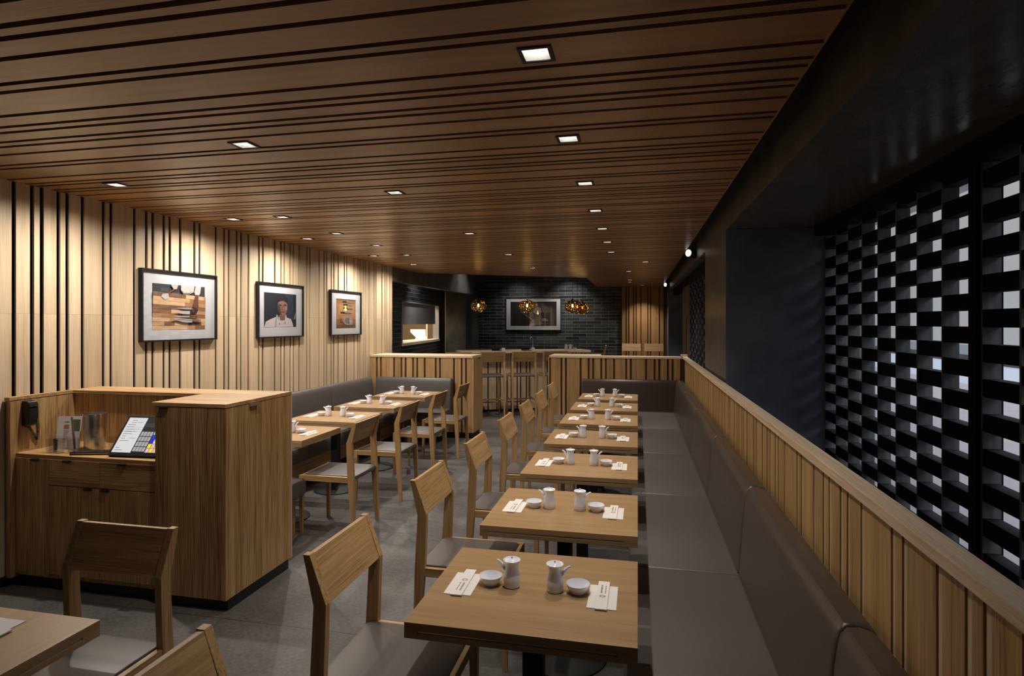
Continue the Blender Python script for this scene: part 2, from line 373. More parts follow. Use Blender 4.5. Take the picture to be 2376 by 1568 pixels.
# header beam carrying on from the left wall
m = M(); m.box(-4.12, 9.09, 2.39, -3.98, 14.05, 3.24); struct(m.build('trim_3', PIER))
m = M(); m.box(-4.75, 14.2, 0, -4.22, 15.38, 3.24); struct(m.build('trim_4', PIER))
# back brick wall and far slatted wall
m = M(); m.box(-5.08, 15.4, 0, -.42, 15.6, 3.24); struct(m.build('wall_back', BRICKX))
m = M()
for a, b in boards(-.42, .655, -.396): m.box(a, 15.29, 0, b, 15.32, CH)
struct(m.build('wall_back', wood('ceiling', 'z')))
m = M(); m.box(-.42, 15.32, 0, 1.95, 15.42, 3.2); struct(m.build('wall_back', wood('dark', 'z')))
# angled brick wall on the left with the kitchen hatch opening
P0 = Vector((-4.45, 10.2)); P1 = Vector((-5.02, 14.95)); dirw = (P1 - P0).normalized(); nw = Vector((dirw.y, -dirw.x)); LW = (P1 - P0).length
aw = math.atan2(dirw.y, dirw.x)
def wallpt(t, n, z): p = P0 + dirw * t + nw * n; return (p.x, p.y, z)
m = M(); T0, T1, Z0, Z1 = .64, 4.02, 1.255, 2.13     # opening
for a, b, c, d in ((0, T0, 0, 3.24), (T1, LW, 0, 3.24), (T0, T1, 0, Z0), (T0, T1, Z1, 3.24)): m.box(a, 0, c, b, .15, d)
o = m.build('wall_kitchen', BRICKX); o.location = (P0.x, P0.y, 0); o.rotation_euler = (0, 0, aw); struct(o)
m = M(); m.box(-4.75, 9.06, 0, -4.10, 9.18, 3.24).box(-4.75, 9.18, 0, -4.52, 10.2, 3.24); struct(m.build('wall_kitchen', BLACKV))
# hatch and kitchen beyond (local frame: x along wall, -y is towards dining side after rotation)
def kit(ms, name, mat, **k):
    o = ms.build(name, mat, **k); o.location = (P0.x, P0.y, 0); o.rotation_euler = (0, 0, aw); return o
t = thing('kitchen_hatch', 'white framed kitchen pass-through hatch with half lowered grey shutter in the black brick wall', 'hatch', (P0.x, P0.y, 0), aw)
m = M(); m.box(T0, -.012, Z0, T0 + .03, .14, Z1).box(T1 - .05, -.012, Z0, T1, .14, Z1).box(T0, -.012, Z1 - .025, T1, .14, Z1); m.build('frame', SHUT, t)
m = M(); m.box(T0, -.03, Z0 - .02, T1, .17, Z0 + .035); m.build('sill', SILL, t)
m = M(); m.box(T0 + .03, .015, 1.66, T1 - .35, .03, Z1 - .02); m.build('shutter', SHUT, t)
m = M(); m.box(T0 - 1, 1.6, 0, LW + .7, 1.65, 3.0).box(T0 - 1, .15, 0, T0 - .95, 1.65, 3).box(LW + .7, .0, 0, LW + .75, 1.65, 3); m.box(T0 - 1, .15, 2.6, LW + .7, 1.65, 2.7)
struct(kit(m, 'wall_kitchen', KITW))
tk = thing('kitchen_counter', 'pale kitchen counter edge under the glowing hood', 'counter', wallpt(3.9, -.58, 0), aw)
m = M(); m.box(-1.2, -.22, 0, .9, .28, 1.255); m.build('counter_body', SILL, tk)
t2 = thing('heat_lamp_hood', 'glowing cream heat lamp hood seen through the kitchen hatch', 'lamp hood', wallpt(4.06, -.53, 1.255))
m = M(); m.prof([(-.09, 0), (.20, 0), (.165, .12), (.16, .27), (-.20, .27), (-.20, .20), (-.05, .065)], 'y', -.06, .06); m.build('hood', KITL, t2)
t3 = thing('kitchen_shelf_post', 'pale upright post behind the kitchen hatch at its right', 'post', wallpt(4.42, -.40, 1.255), aw)
m = M(); m.box(-.018, -.018, 0, .018, .018, 1.2); m.build('post', SILL, t3)
lk = bpy.data.lights.new('kitchen_lamp', 'AREA'); lk.energy = 45; lk.size = .9; lk.color = (1, .85, .62)
lo_ = bpy.data.objects.new('kitchen_lamp', lk); COL.objects.link(lo_); lo_.location = wallpt(3.6, -.85, 2.55)

# beam over the window bays, soffit, pier, return walls
m = M(); m.box(.72, -3.2, 2.476, .80, 15.3, 3.2); m.box(.72, 5.195, 0, 1.85, 6.75, 2.476)
struct(m.build('wall_right', PIER))
m = M(); m.box(.80, -3.2, 2.476, 1.9, 5.195, 2.56); struct(m.build('ceiling', SOFFIT))
m = M(); m.box(.722, 5.185, 0, 1.62, 5.197, 2.474); struct(m.build('wall_right', NAVY))
m = M(); m.box(1.40, -3.2, 2.40, 1.60, 5.18, 2.474); struct(m.build('trim_5', LATTICE_B))
m = M(); m.box(1.43, -3.2, 0, 1.60, 5.18, .10); struct(m.build('trim_6', LATTICE_B))
m = M(); m.box(.80, 6.75, 2.476, 1.9, 15.3, 2.56); m.box(1.05, 6.75, 0, 1.15, 7.9, 2.476).box(1.05, 10.62, 0, 1.15, 15.3, 2.476); struct(m.build('wall_right', BLACK))
m = M(); m.box(.72, 14.72, 0, 1.10, 15.3, 2.476); struct(m.build('wall_right', NAVY))
m = M(); m.box(.83, 6.75, 2.36, .95, 14.7, 2.474); struct(m.build('trim_7', LATTICE_B))
t = thing('entry_door', 'red brown door with a dark narrow glass panel at the far right end', 'door', (.90, 11.4, 0))
m = M(); m.box(.865, 10.64, 0, .91, 12.1, 2.36); m.build('door_leaf', RED, t, True)
m = M(); m.box(.855, 11.1, .3, .868, 11.62, 1.80); m.build('glass_panel', BLACK, t, True)
# lattice screens
def lattice(x0, x1, ys, z0, z1, first_open, name, label, zr0):
    t = thing(name, label, 'screen', ((x0 + x1) / 2, (ys[0] + ys[-1]) / 2, z0))
    m = M()
    for y in ys: m.box(x0, y - .006, z0, x1, y + .006, z1)
    m.build('upright_slats', LATTICE, t, True)
    m = M()
    for i, (a, b) in enumerate(zip(ys, ys[1:])):
        ph = (i + first_open) % 2
        z = zr0 + .076 * (ph)
        k = -40
        while True:
            lo = z + .152 * k; hi = lo + .078
            k += 1
            if lo > z1: break
            lo2, hi2 = max(lo, z0), min(hi, z1)
            if hi2 - lo2 > .002: m.box(x0 + .004, min(a, b) + .006, lo2, x1 - .004, max(a, b) - .006, hi2)
    m.build('cross_blocks', LATTICE_B, t, True)
    return t
ys = [5.163 - .2667 * k for k in range(9)]
lattice(1.473, 1.546, ys, .10, 2.40, 0, 'lattice_screen', 'tall black wooden lattice screen at the windows beside the navy wall', 1.679)
ys2 = [2.952 - .2667 * k for k in range(24)]
lattice(1.473, 1.546, ys2, .10, 2.40, 0, 'lattice_screen', 'black wooden lattice screen right of the thick post at the right picture edge', 1.679)
m = M(); m.box(1.455, 2.960, .1, 1.56, 3.022, 2.40)
tag(m.build('screen_post', LATTICE_B, off=(1.5, 2.99, .1)), 'thick black post between the two near lattice screens', 'post')
ys3 = [8.1 + .2667 * k for k in range(10)]
lattice(.87, .93, ys3, .10, 2.36, 0, 'lattice_screen', 'distant black lattice screen beyond the dark pier', 1.679)
# window frame outside the lattice
t = thing('window_1', '', '', (1.75, 2.7, 0)); del t['label']; del t['category']; t['kind'] = 'structure'
m = M(); m.box(1.70, 2.86, 0, 1.76, 2.93, 2.5); m.build('frame', FRAMEB, t, True)
m = M(); m.box(1.70, 2.93, 0, 1.76, 2.975, 2.5); m.build('bead', FRAMEW, t, True)
m = M(); m.box(1.735, -3.1, .1, 1.740, 5.18, 2.5); m.build('pane', PANE, t, True)
# outside ground
m = M(); m.box(1.95, -14, -.2, 9.0, 40, -.02); struct(m.build('ground', PAVE))
m = M(); m.box(9.0, -14, -.2, 14.0, 60, -.021); struct(m.build('ground', ROAD))
m = M(); m.box(14.0, -14, -.2, 20.0, 60, .3); struct(m.build('ground', DARK_STRIP))

# ---------------------------------------------------------------- ceiling downlights
def downlight_parts(t):
    a, b = .058, .044; z = CH
    m = M()
    for bx in ((-a, -a, a, -b), (-a, b, a, a), (-a, -b, -b, b), (b, -b, a, b)): m.box(bx[0], bx[1], -.005, bx[2], bx[3], .012)
    m.build('frame', BMETAL, t)
    m = M(); c = .020; h = .058
    m.add([(-b, -b, -.002), (b, -b, -.002), (b, b, -.002), (-b, b, -.002), (-c, -c, h), (c, -c, h), (c, c, h), (-c, c, h)],
          [[0, 1, 5, 4], [1, 2, 6, 5], [2, 3, 7, 6], [3, 0, 4, 7], [4, 5, 6, 7]]); m.build('reflector', WHITE, t)
    m = M(); m.lathe([(.0, .0555), (.017, .0555), (.017, .052), (0.001, .050)], seg=12); m.build('led', LED, t)
dl = None
for x, y, d in LIGHTS:
    lab = 'square recessed downlight ' + d
    if dl is None:
        dl = thing('ceiling_downlight', lab, 'ceiling light', (x, y, CH), 0, 'recessed ceiling downlights'); downlight_parts(dl)
    else: dup(dl, (x, y, CH), 0, lab)
    L = bpy.data.lights.new('downlight_beam', 'SPOT'); L.energy = SPOT_W; L.spot_size = radians(104 if x > -3.3 else 164); L.spot_blend = 1.0; L.shadow_soft_size = .02
    L.color = (1, .90, .78)
    if x < -3.3: L.energy = SPOT_W * 1.9; L.color = (1, .92, .82)
    if -3.2 < x < -2.5: L.energy = SPOT_W * .5
    if y > 9: L.energy *= 1.6
    lo = bpy.data.objects.new('downlight_beam', L); COL.objects.link(lo); lo.location = (x, y, CH - .008)

# spotlights on the beam
def spot_lamp(y, lab):
    t = thing('spotlight', lab, 'spotlight', (.72, y, 2.60), 0, 'small spotlights on the black beam')
    ang = radians(-42)
    m = M(); m.lathe([(.0, -.05), (.048, -.05), (.048, .09), (.03, .105), (0, .105)], (0, 0, 0), 20, 'y')
    b = m.build('lamp_body', BMETAL, t, smooth=True); b.location = (-.06, 0, -.02); b.rotation_euler = (0, 0, ang)
    m = M(); m.lathe([(0, -.052), (.046, -.052), (.046, -.049), (0, -.049)], (0, 0, 0), 20, 'y')
    b = m.build('lamp_face', DISC, t); b.location = (-.06, 0, -.02); b.rotation_euler = (0, 0, ang)
    m = M(); m.box(-.03, .01, -.06, -.0, .03, -.02).box(-.06, .0, -.085, -.0, .03, -.06); m.build('bracket', BMETAL, t)
spot_lamp(7.80, 'round white spotlight on the black beam, larger and nearer of two')
spot_lamp(14.2, 'round white spotlight on the black beam, smaller and farther of two')

# ---------------------------------------------------------------- low partitions and rail
def halfwall(xa, xb, y0, depth, start, name, label, cab=None, zt=1.21):
    t = thing(name, label, 'partition', ((xa + xb) / 2, y0 + depth / 2, 0))
    m = M()
    for a, b in boards(xa + .001, xb, start): m.box(a, y0, .085, b, y0 + .018, zt - .032)
    m.build('slat_panel', wood('furniture', 'z'), t, True)
    m = M(); m.box(xa, y0 + .018, .085, xb + (.06 if xb > 0 else 0), y0 + depth, zt - .032); m.build('core', wood('dark', 'z'), t, True)
    m = M(); m.box(xa, y0 - .008, zt - .032, xb + .005, y0 + depth + .005, zt); 
    if cab: m.box(cab[0], y0 + depth, zt - .032, cab[1], y0 + cab[2], zt)
    m.build('cap', wood('rail', 'x'), t, True, bevel=.002)
    m = M(); m.box(xa + .02, y0 + .025, 0, xb - .03, y0 + depth - .01, .085); m.build('plinth', BLACK, t, True)
    return t
hl = halfwall(-3.975, -2.368, 8.30, .52, -3.575, 'low_partition', 'slatted oak low partition behind the left corner bench')
m = M(); m.box(-2.368, 8.30, .085, -2.350, 8.82, 1.178); m.build('end_panel', wood('furniture', 'z'), hl, True)
m = M(); m.box(-2.352, 8.60, 1.155, -2.342, 8.66, 1.167); m.build('handle', BMETAL, hl, True)
hr = halfwall(-1.288, .590, 8.68, .14, -.81, 'low_partition', 'slatted oak low partition behind the right corner bench', cab=(-1.288, -.55, .52))
m = M(); m.box(-1.288, 8.82, .085, -.56, 9.18, 1.178); m.build('cabinet_body', wood('furniture', 'z'), hr, True)
m = M(); m.box(-1.306, 8.68, .085, -1.288, 9.18, 1.178); m.build('end_panel', wood('furniture', 'z'), hr, True)
t = thing('bench_rail', 'long oak slatted rail wall running along the right leather bench', 'partition', (.665, 4, 0))
m = M()
for a, b in boards(-1.2, 8.80, 1.938): m.box(.6505, a, .0, .655, b, 1.178)
m.build('slat_panel', wood('furniture', 'z'), t, True)
m = M(); m.box(.655, -1.2, 0, .683, 8.82, 1.178); m.build('core', wood('wall', 'z'), t, True)  # paler wood stands in for light on the groove sides
m = M(); m.box(.630, -1.2, 1.178, .692, 8.82, 1.212); m.build('cap', wood('rail', 'y'), t, True, bevel=.003)
m = M(); m.box(.61, 8.80, 0, .70, 8.92, 1.235); m.build('end_post', wood('rail', 'z'), t, True, bevel=.003)

# ---------------------------------------------------------------- benches
def bench_seat_prof(x0, x1, z0, z1):
    return [(x0 + .012, z0), (x0, z0 + .03), (x0, z1 - .03), (x0 + .012, z1 - .008), (x0 + .04, z1), (x1, z1), (x1, z0)]
BK = [(.4855, .452), (.497, .60), (.512, .78), (.520, .84), (.528, .872), (.545, .890), (.575, .893), (.605, .885), (.627, .865), (.634, .84), (.634, .452)]
t = thing('right_bench', 'long brown leather bench with L shaped far end along the oak rail', 'bench', (.3, 4, 0))
SE = [-.9, .36, 1.73, 3.09, 4.42, 5.80, 7.15, 8.10]
m = M()
for a, b in zip(SE, SE[1:]): 
    m = M(); m.loft(bench_seat_prof(-.05, .60, .315, .45), 'y', a + .0015, b - .0015, .010); m.build('seat_cushion', LEATHER, t, True, smooth=True)
m = M(); m.loft([(8.10, .315), (8.10, .45), (8.655, .45), (8.655, .315)], 'x', -.80, .60, .012); m.build('seat_cushion', LEATHER, t, True, smooth=True)
SB = SE[:-1] + [8.52]
for a, b in zip(SB, SB[1:]):
    m = M(); m.loft(BK, 'y', a + .002, b - .002, .022); m.build('back_cushion', LEATHER_D, t, True, smooth=True)
BKF = [(8.52 + (p[0] - .4855), p[1]) for p in BK]
BKF = [(min(a, 8.672), b - .008) for a, b in BKF]
m = M(); m.loft(BKF, 'x', -.80, .632, .022); m.build('back_cushion', LEATHER_D, t, True, smooth=True)
m = M(); m.box(.03, -.9, .06, .62, 8.65, .315).box(-.76, 8.16, .06, .03, 8.65, .315); m.build('base', wood('dark', 'y'), t, True)
m = M(); m.box(.07, -.9, 0, .60, 8.6, .06).box(-.72, 8.2, 0, .07, 8.6, .06); m.build('plinth', BLACK, t, True)

t = thing('left_bench', 'grey leather corner bench under the framed photos on the left', 'bench', (-3.6, 6, 0))
SL = [3.75, 5.46, 6.92, 7.72]
for a, b in zip(SL, SL[1:]):
    p = [(-a_ - 6.60 + 0, z_) for a_, z_ in []]
    q = bench_seat_prof(-3.29, -3.95, .30, .45)
    q = [(-3.302, .30), (-3.29, .33), (-3.29, .42), (-3.302, .442), (-3.33, .45), (-3.95, .45), (-3.95, .30)]
    m = M(); m.loft(q, 'y', a + .0015, b - .0015, .012); m.build('seat_cushion', LEATHER, t, True, smooth=True)
m = M(); m.loft([(7.72, .33), (7.72, .45), (8.28, .45), (8.28, .33)], 'x', -3.95, -2.66, .012); m.build('seat_cushion', LEATHER, t, True, smooth=True)
BL = [(-(a - .4855) - 3.83, b) for a, b in BK]; BL = [(max(a, -3.976), b) for a, b in BL]
for a, b in ((3.75, 5.46), (5.46, 6.92), (6.92, 8.15)):
    m = M(); m.loft(BL, 'y', a + .002, b - .002, .022); m.build('back_cushion', LEATHER, t, True, smooth=True)
BLF = [(8.145 + (p[0] - .4855), p[1] - .005) for p in BK]; BLF = [(min(a, 8.297), b) for a, b in BLF]
m = M(); m.loft(BLF, 'x', -3.83, -2.655, .022); m.build('back_cushion', LEATHER, t, True, smooth=True)
m = M(); m.box(-3.40, 3.75, .10, -3.97, 8.28, .30).box(-3.4, 7.85, .10, -2.72, 8.28, .33); m.build('base', wood('furniture', 'y'), t, True)
m = M(); m.box(-3.46, 3.75, 0, -3.97, 8.25, .10).box(-3.46, 7.95, 0, -2.8, 8.25, .10); m.build('plinth', BLACK, t, True)
t = thing('end_bench', 'short grey leather bench end poking out behind the host station', 'bench', (-2.95, 4.0, 0))
m = M(); m.loft([(3.73, .315), (3.73, .45), (4.27, .45), (4.295, .43), (4.295, .345), (4.27, .315)], 'x', -3.27, -2.612, .022); m.build('seat_cushion', LEATHER, t, True, smooth=True)
m = M(); m.box(-3.27, 3.75, .28, -2.66, 4.26, .315); m.build('frame', wood('furniture', 'x'), t, True)
m = M(); m.box(-2.735, 4.215, 0, -2.69, 4.26, .28); m.build('leg', wood('furniture', 'z'), t, True)
m = M(); m.box(-2.735, 3.76, 0, -2.69, 3.805, .28); m.build('leg', wood('furniture', 'z'), t, True)

# ---------------------------------------------------------------- chairs
def seat_parts(t, H, hb, foot, stool=False):
    """faces +x, rear top edge at x=0; H seat height, hb bend height, top"""
    W = .2275; top = hb + .17 if not stool else hb + .18
    wz, wy, wx = wood('furniture', 'z'), wood('furniture', 'y'), wood('furniture', 'x')
    for s in (-1, 1):
        y0, y1 = (s * W, s * (W - .030))
        m = M(); pr = [(.013, 0), (.040, 0), (.078, H - .01), (.088, hb + .004), (.026, top), (0, top), (.040, hb - .004), (.024, H - .03)]
        m.prof(pr, 'y', min(y0, y1), max(y0, y1)); m.build('leg', wz, t, bevel=.002)
        m = M(); pr = [(.478, 0), (.500, 0), (.502, H - .005), (.466, H - .005)]
        m.prof(pr, 'y', min(y0, y1), max(y0, y1)); m.build('leg', wz, t, bevel=.0015)
        m = M(); m.box(.072, min(y0, y1) + .003, H - .048, .468, max(y0, y1) - .003, H - .004); m.build('side_rail', wx, t, bevel=.0015)
        if stool:
            m = M(); m.box(.045, min(y0, y1) + .006, .30, .47, max(y0, y1) - .006, .325); m.build('stretcher', wx, t)
    m = M(); m.box(.478, -W + .03, H - .048, .498, W - .03, H - .006); m.build('front_rail', wy, t, bevel=.0015)
    if stool:
        m = M(); m.box(.475, -W + .03, .22, .495, W - .03, .25); m.build('foot_rest', wy, t)
        m = M(); m.box(.24, -W + .03, .30, .262, W - .03, .325); m.build('stretcher', wy, t)
    m = M(); m.loft([(.034, H - .032), (.030, H - .018), (.036, H - .004), (.06, H + .003), (.46, H + .003), (.476, H - .006), (.476, H - .03)], 'y', -W + .031, W - .031, .006)
    m.build('seat', LEATHER, t, smooth=True)
    dx = .062; dz = top - hb
    m = M(); a = (.086, hb); b = (.086 - dx * .97, hb + dz * .985)
    m.prof([a, b, (b[0] - .020, b[1] - .002), (a[0] - .021, a[1] - .006)], 'y', -W + .030, W - .030); m.build('backrest', wy, t, bevel=.0015)
c0 = thing('dining_chair', 'oak dining chair with leather seat at the table, its back cut by the bottom edge', 'chair', (-1.123, 1.125, 0)); seat_parts(c0, .472, .735, 0)
c0['label'] = 'oak dining chair cut by the bottom edge, right of the lower left table'
ordn = ['nearest', 'second', 'third', 'fourth', 'fifth', 'sixth', 'farthest']
RY = [2.050, 3.020, 3.942, 4.883, 5.766, 6.68, 7.594]
for n, y in zip(ordn, RY):
    dup(c0, (-1.123, y, 0), 0, 'oak dining chair facing right, pushed up to the %s table of the right row' % n, 'chairs of the right row')
for n, y in zip(['nearest', 'second', 'third', 'fourth'], [4.520, 5.46, 6.385, 7.29]):
    dup(c0, (-2.176, y, 0), pi, 'oak dining chair facing left, at the %s table of the left row' % n, 'chairs of the left row')
dup(c0, (-1.977, 1.972, 0), -pi / 2, 'oak dining chair in front of the host station, back towards the cabinet')

# ---------------------------------------------------------------- tables
def table_parts(t):
    hx, hy = .365, .320
    m = M(); m.box(-hx, -hy, .719, hx, hy, .745).box(-hx, -hy, .694, hx, hy, .7125).box(-hx, -hy, .7125, -hx + .045, hy, .719).box(hx - .06, -hy, .7125, hx, hy, .719)
    m.box(-hx + .05, -hy + .02, .7125, hx - .06, hy - .02, .719); m.build('table_top', wood('table', 'x'), t, bevel=.0012)
    m = M(); m.box(-hx + .046, -hy + .004, .7127, hx - .062, -hy + .019, .7188); m.build('edge_rail', STEEL, t)
    m = M(); m.box(-hx + .046, hy - .019, .7127, hx - .062, hy - .004, .7188); m.build('edge_rail', STEEL, t)
    m = M(); m.box(-.20, -.16, .684, .20, .16, .694); m.build('mounting_plate', BMETAL, t)
    m = M(); m.box(-.036, -.036, .03, .036, .036, .684); m.build('column', BMETAL, t, bevel=.003)
    m = M(); m.lathe([(.0, 0), (.215, 0), (.215, .008), (.19, .018), (.10, .026), (.055, .045), (.04, .07), (0, .07)], seg=32); m.build('base', BMETAL, t, smooth=True)
tb0 = thing('dining_table', 'oak pedestal table nearest in the right row', 'table', (-.365, 2.085, 0), 0, 'tables of the right row'); table_parts(tb0)
TR = [2.085, 3.005, 3.975, 4.92, 5.865, 6.77, 7.68]
TL = [4.606, 5.50, 6.44, 7.42]
for n, y in list(zip(ordn, TR))[1:]:
    dup(tb0, (-.365, y, 0), 0, 'oak pedestal table, %s in the right row beside the long bench' % n)
for n, y in zip(['nearest', 'second', 'third', 'fourth'], TL):
    dup(tb0, (-3.015, y, 0), 0, 'oak pedestal table, %s in the left row under the photos' % n, 'tables of the left row')
tlb = dup(tb0, (-2.010, 1.209, 0), pi / 2, 'oak table corner at the lower left picture edge', 'table at the lower left')
hook = M(); hook.tube([(.14, -.29, .694), (.14, -.318, .682), (.14, -.330, .668), (.14, -.322, .652), (.14, -.304, .656)], .0045, 8)
hk = hook.build('bag_hook', CHROME, tlb, smooth=True)

# tableware
def pot_parts(t, s):
    z = 0
    m = M(); m.lathe([(.0, 0), (.026, 0), (.029, .004), (.0305, .02), (.030, .038), (.026, .058), (.0235, .072), (.024, .082), (.029, .093), (.0315, .097), (.0295, .098), (.026, .094), (.0, .092)], seg=28)
    m.build('pot_body', CERAMIC, t, smooth=True)
    m = M(); m.lathe([(0, .092), (.026, .093), (.020, .098), (.010, .101), (.0035, .102), (.0035, .108), (.0, .110)], seg=24); m.build('lid', CERAMIC, t, smooth=True)
    m = M(); m.tube([(s * .022, 0, .056), (s * .032, 0, .066), (s * .038, 0, .078), (s * .050, 0, .087), (s * .056, 0, .089)], [.009, .0075, .006, .005, .0045], 12); m.build('spout', CERAMIC, t, smooth=True)
def bowl_parts(t):
    m = M(); m.lathe([(0, 0), (.024, 0), (.027, .003), (.038, .022), (.0425, .034), (.041, .0348), (.035, .022), (.024, .006), (0, .005)], seg=32); m.build('bowl_body', CERAMIC, t, smooth=True)
def napkin_parts(t):
    m = M(); m.box(-.0495, -.0885, 0, .0495, .0885, .0022); m.build('paper', PAPER, t, bevel=.0006)
def sleeve_parts(t):
    m = M(); m.box(-.0205, -.107, 0, .0205, .107, .005); m.build('envelope', PAPER2, t, bevel=.001)
    m = M()
    for i in range(8): m.box(-.002 - .006, .0 + .008 * i + .012, .005, -.0085 + .008 * random.uniform(.6, 1) , .0 + .008 * i + .017, .0053)
    for i in range(9): m.box(.007, .01 + .007 * i, .005, .007 + .004 * random.uniform(.6, 1), .01 + .007 * i + .004, .0053)
    for k in range(10):
        a = 2 * pi * k / 10; r0, r1 = .006, .0115
        m.tube([(r0 * cos(a), -.013 + r0 * sin(a), .0052), (r1 * cos(a + .35), -.013 + r1 * sin(a + .35), .0052)], .0006, 4)
    m.tube([(.008 * cos(a_ * pi / 6), -.013 + .006 * sin(a_ * pi / 6), .0052) for a_ in range(13)], .0006, 4)
    m.build('print', INK, t)
PROT = {}
def place(kind, fn, name, cat, loc, rz, label, group):
    if kind not in PROT:
        PROT[kind] = thing(name, label, cat, loc, rz, group); fn(PROT[kind])
    else: dup(PROT[kind], loc, rz, label, group)
def setting(tx, ty, where, grp, left=True, right=True):
    Z = .745
    for s, on, sd in ((-1, left, 'left'), (1, right, 'right')):
        if not on: continue
        jit = random.uniform(-1, 1)
        place('pot%d' % s, lambda t: pot_parts(t, s), 'soy_sauce_pot', 'soy sauce pot', (tx + (-.081 if s < 0 else .076), ty + random.uniform(-.004, .004), Z), radians(jit * 5 + (6 if s > 0 else -4)), 'white soy sauce pot, spout to the %s, on the %s' % (sd, where), grp + ' pots')
        place('bowl', bowl_parts, 'sauce_bowl', 'bowl', (tx + (-.160 if s < 0 else .158), ty + random.uniform(-.004, .004), Z), 0, 'small white sauce bowl at the %s side of the %s' % (sd, where), grp + ' bowls')
        nx = tx + (-.257 if s < 0 else .246)
        ra = radians(random.uniform(-1, 1)); 
        place('napkin', napkin_parts, 'paper_napkin', 'napkin', (nx, ty - .018, Z), ra, 'folded white paper napkin at the %s end of the %s' % (sd, where), grp + ' napkins')
        place('sleeve', sleeve_parts, 'chopstick_sleeve', 'chopstick sleeve', (nx - .001, ty - .012, Z + .0022), (0 if s > 0 else pi) + ra * 2, 'printed chopstick sleeve on the %s napkin of the %s' % (sd, where), grp + ' chopstick sleeves')
for n, y in zip(ordn, TR): setting(-.365, y, '%s right row table' % n, 'right row')
for i, (n, y) in enumerate(zip(['nearest', 'second', 'third', 'fourth'], TL)): setting(-3.015, y, '%s left row table' % n, 'left row', left=i > 0)
place('napkin', napkin_parts, 'paper_napkin', 'napkin', (-2.000, 1.4655, .745), pi / 2, 'white paper napkin on the table cut by the left picture edge', 'lower left napkins')
place('sleeve', sleeve_parts, 'chopstick_sleeve', 'chopstick sleeve', (-1.998, 1.435, .7472), pi / 2 + .02, 'chopstick sleeve on the table cut by the left picture edge', 'lower left sleeves')

# ---------------------------------------------------------------- host station
wz, wy, wx = wood('station', 'z'), wood('station', 'y'), wood('station', 'x')
st = thing('host_station', 'tall oak host station with lowered desk, drawers and cupboard doors', 'reception desk', (-3.1, 3.35, 0))
m = M(); m.box(-2.842, 3.040, .07, -2.378, 3.68, 1.195).box(-3.93, 3.062, .07, -2.86, 3.66, .83).box(-3.93, 3.455, .83, -2.86, 3.66, 1.195)
m.box(-2.86, 3.036, .07, -2.842, 3.66, 1.195); m.build('carcass', wz, st, True)
m = M(); m.box(-3.966, 3.015, .062, -3.93, 3.66, 1.198); m.build('side_panel', wz, st, True)
m = M(); m.hexa([(-3.97, 3.008), (-3.928, 3.008), (-3.928, 3.44), (-2.868, 3.44), (-2.868, 3.018), (-2.358, 3.018), (-2.358, 3.69), (-3.97, 3.69)], 1.198, 1.22); m.build('counter_top', wood('station', 'x'), st, True, bevel=.001)
m = M(); m.box(-3.93, 3.050, .832, -2.86, 3.455, .855); m.build('desk_top', wx, st, True, bevel=.001)
m = M(); m.box(-3.95, 3.075, 0, -2.40, 3.66, .066).box(-2.86, 3.045, 0, -2.365, 3.66, .066); m.build('plinth', BLACK, st, True)
def front(name, x0, x1, z0, z1, mat, hx=None, y=3.044):
    m = M(); m.box(x0 + .0015, y, z0 + .0015, x1 - .0015, y + .017, z1 - .0015); d = m.build(name, mat, st, True, bevel=.0008)
    if hx is not None:
        m = M(); m.box(hx - .027, y - .012, z1 - .016, hx + .027, y + .001, z1 - .001)
        h = m.build('handle', BMETAL, d, False, off=None)
        for v in h.data.vertices: v.co = v.co - Vector(st.location)
front('door', -3.93, -3.662, .085, .832, wz, -3.768)
front('drawer', -3.662, -3.275, .667, .832, wx, -3.520)
front('drawer', -3.275, -2.862, .667, .832, wx, -3.105)
front('door', -3.662, -3.275, .10, .665, wz, -3.36)
front('door', -3.275, -2.862, .10, .665, wz, -3.23)
front('door', -2.845, -2.378, .067, 1.197, wz, -2.78, y=3.020)
m = M(); m.box(-2.378, 3.020, .067, -2.360, 3.040, 1.197); m.build('corner_panel', wz, st, True)
for a, b, hd in ((3.042, 3.352, True), (3.352, 3.680, False)):
    m = M(); m.box(-2.377, a + .0015, .067, -2.360, b - .0015, 1.1965); d = m.build('door', wz, st, True, bevel=.0008)
    if hd:
        m = M(); m.box(-2.362, 3.235, 1.180, -2.346, 3.315, 1.1965); h = m.build('handle', STEEL, d)
        for v in h.data.vertices: v.co = v.co - Vector(st.location)
m = M(); m.box(-2.40, 3.680, .067, -2.356, 3.69, 1.2); m.build('back_panel', wood('rail', 'z'), st, True)

DZ = .855
# telephone
t = thing('wall_telephone', 'black telephone handset hung inside the left wing of the host station', 'telephone', (-3.93, 3.10, 1.1))
m = M(); m.prof([(-3.93, 1.025), (-3.905, 1.02), (-3.878, 1.035), (-3.868, 1.09), (-3.870, 1.16), (-3.880, 1.185), (-3.93, 1.19)], 'y', 3.085, 3.150); m.build('handset', BLACK, t, True, bevel=.006, seg=3, smooth=True)
m = M(); m.box(-3.872, 3.092, 1.150, -3.866, 3.143, 1.154); m.build('trim_line', CHROME, t, True)
m = M(); pts = []
for i in range(260):
    f = i / 259; th = f * 2 * pi * 30
    if f < .5: cy = 3.125 + .055 * sin(f * pi); cz = 1.02 - .095 * sin(f * pi)
    else: cy = 3.180 + .012 * sin((f - .5) * 2 * pi); cz = .925 + (f - .5) * 2 * .15
    pts.append((-3.922 + .006 * cos(th), cy + .007 * sin(th) * (1 if f > .5 else .5), cz + .007 * (sin(th) if f < .5 else 0) + .0))
m.tube(pts, .0016, 5); m.build('coiled_cord', BLACK, t, True)
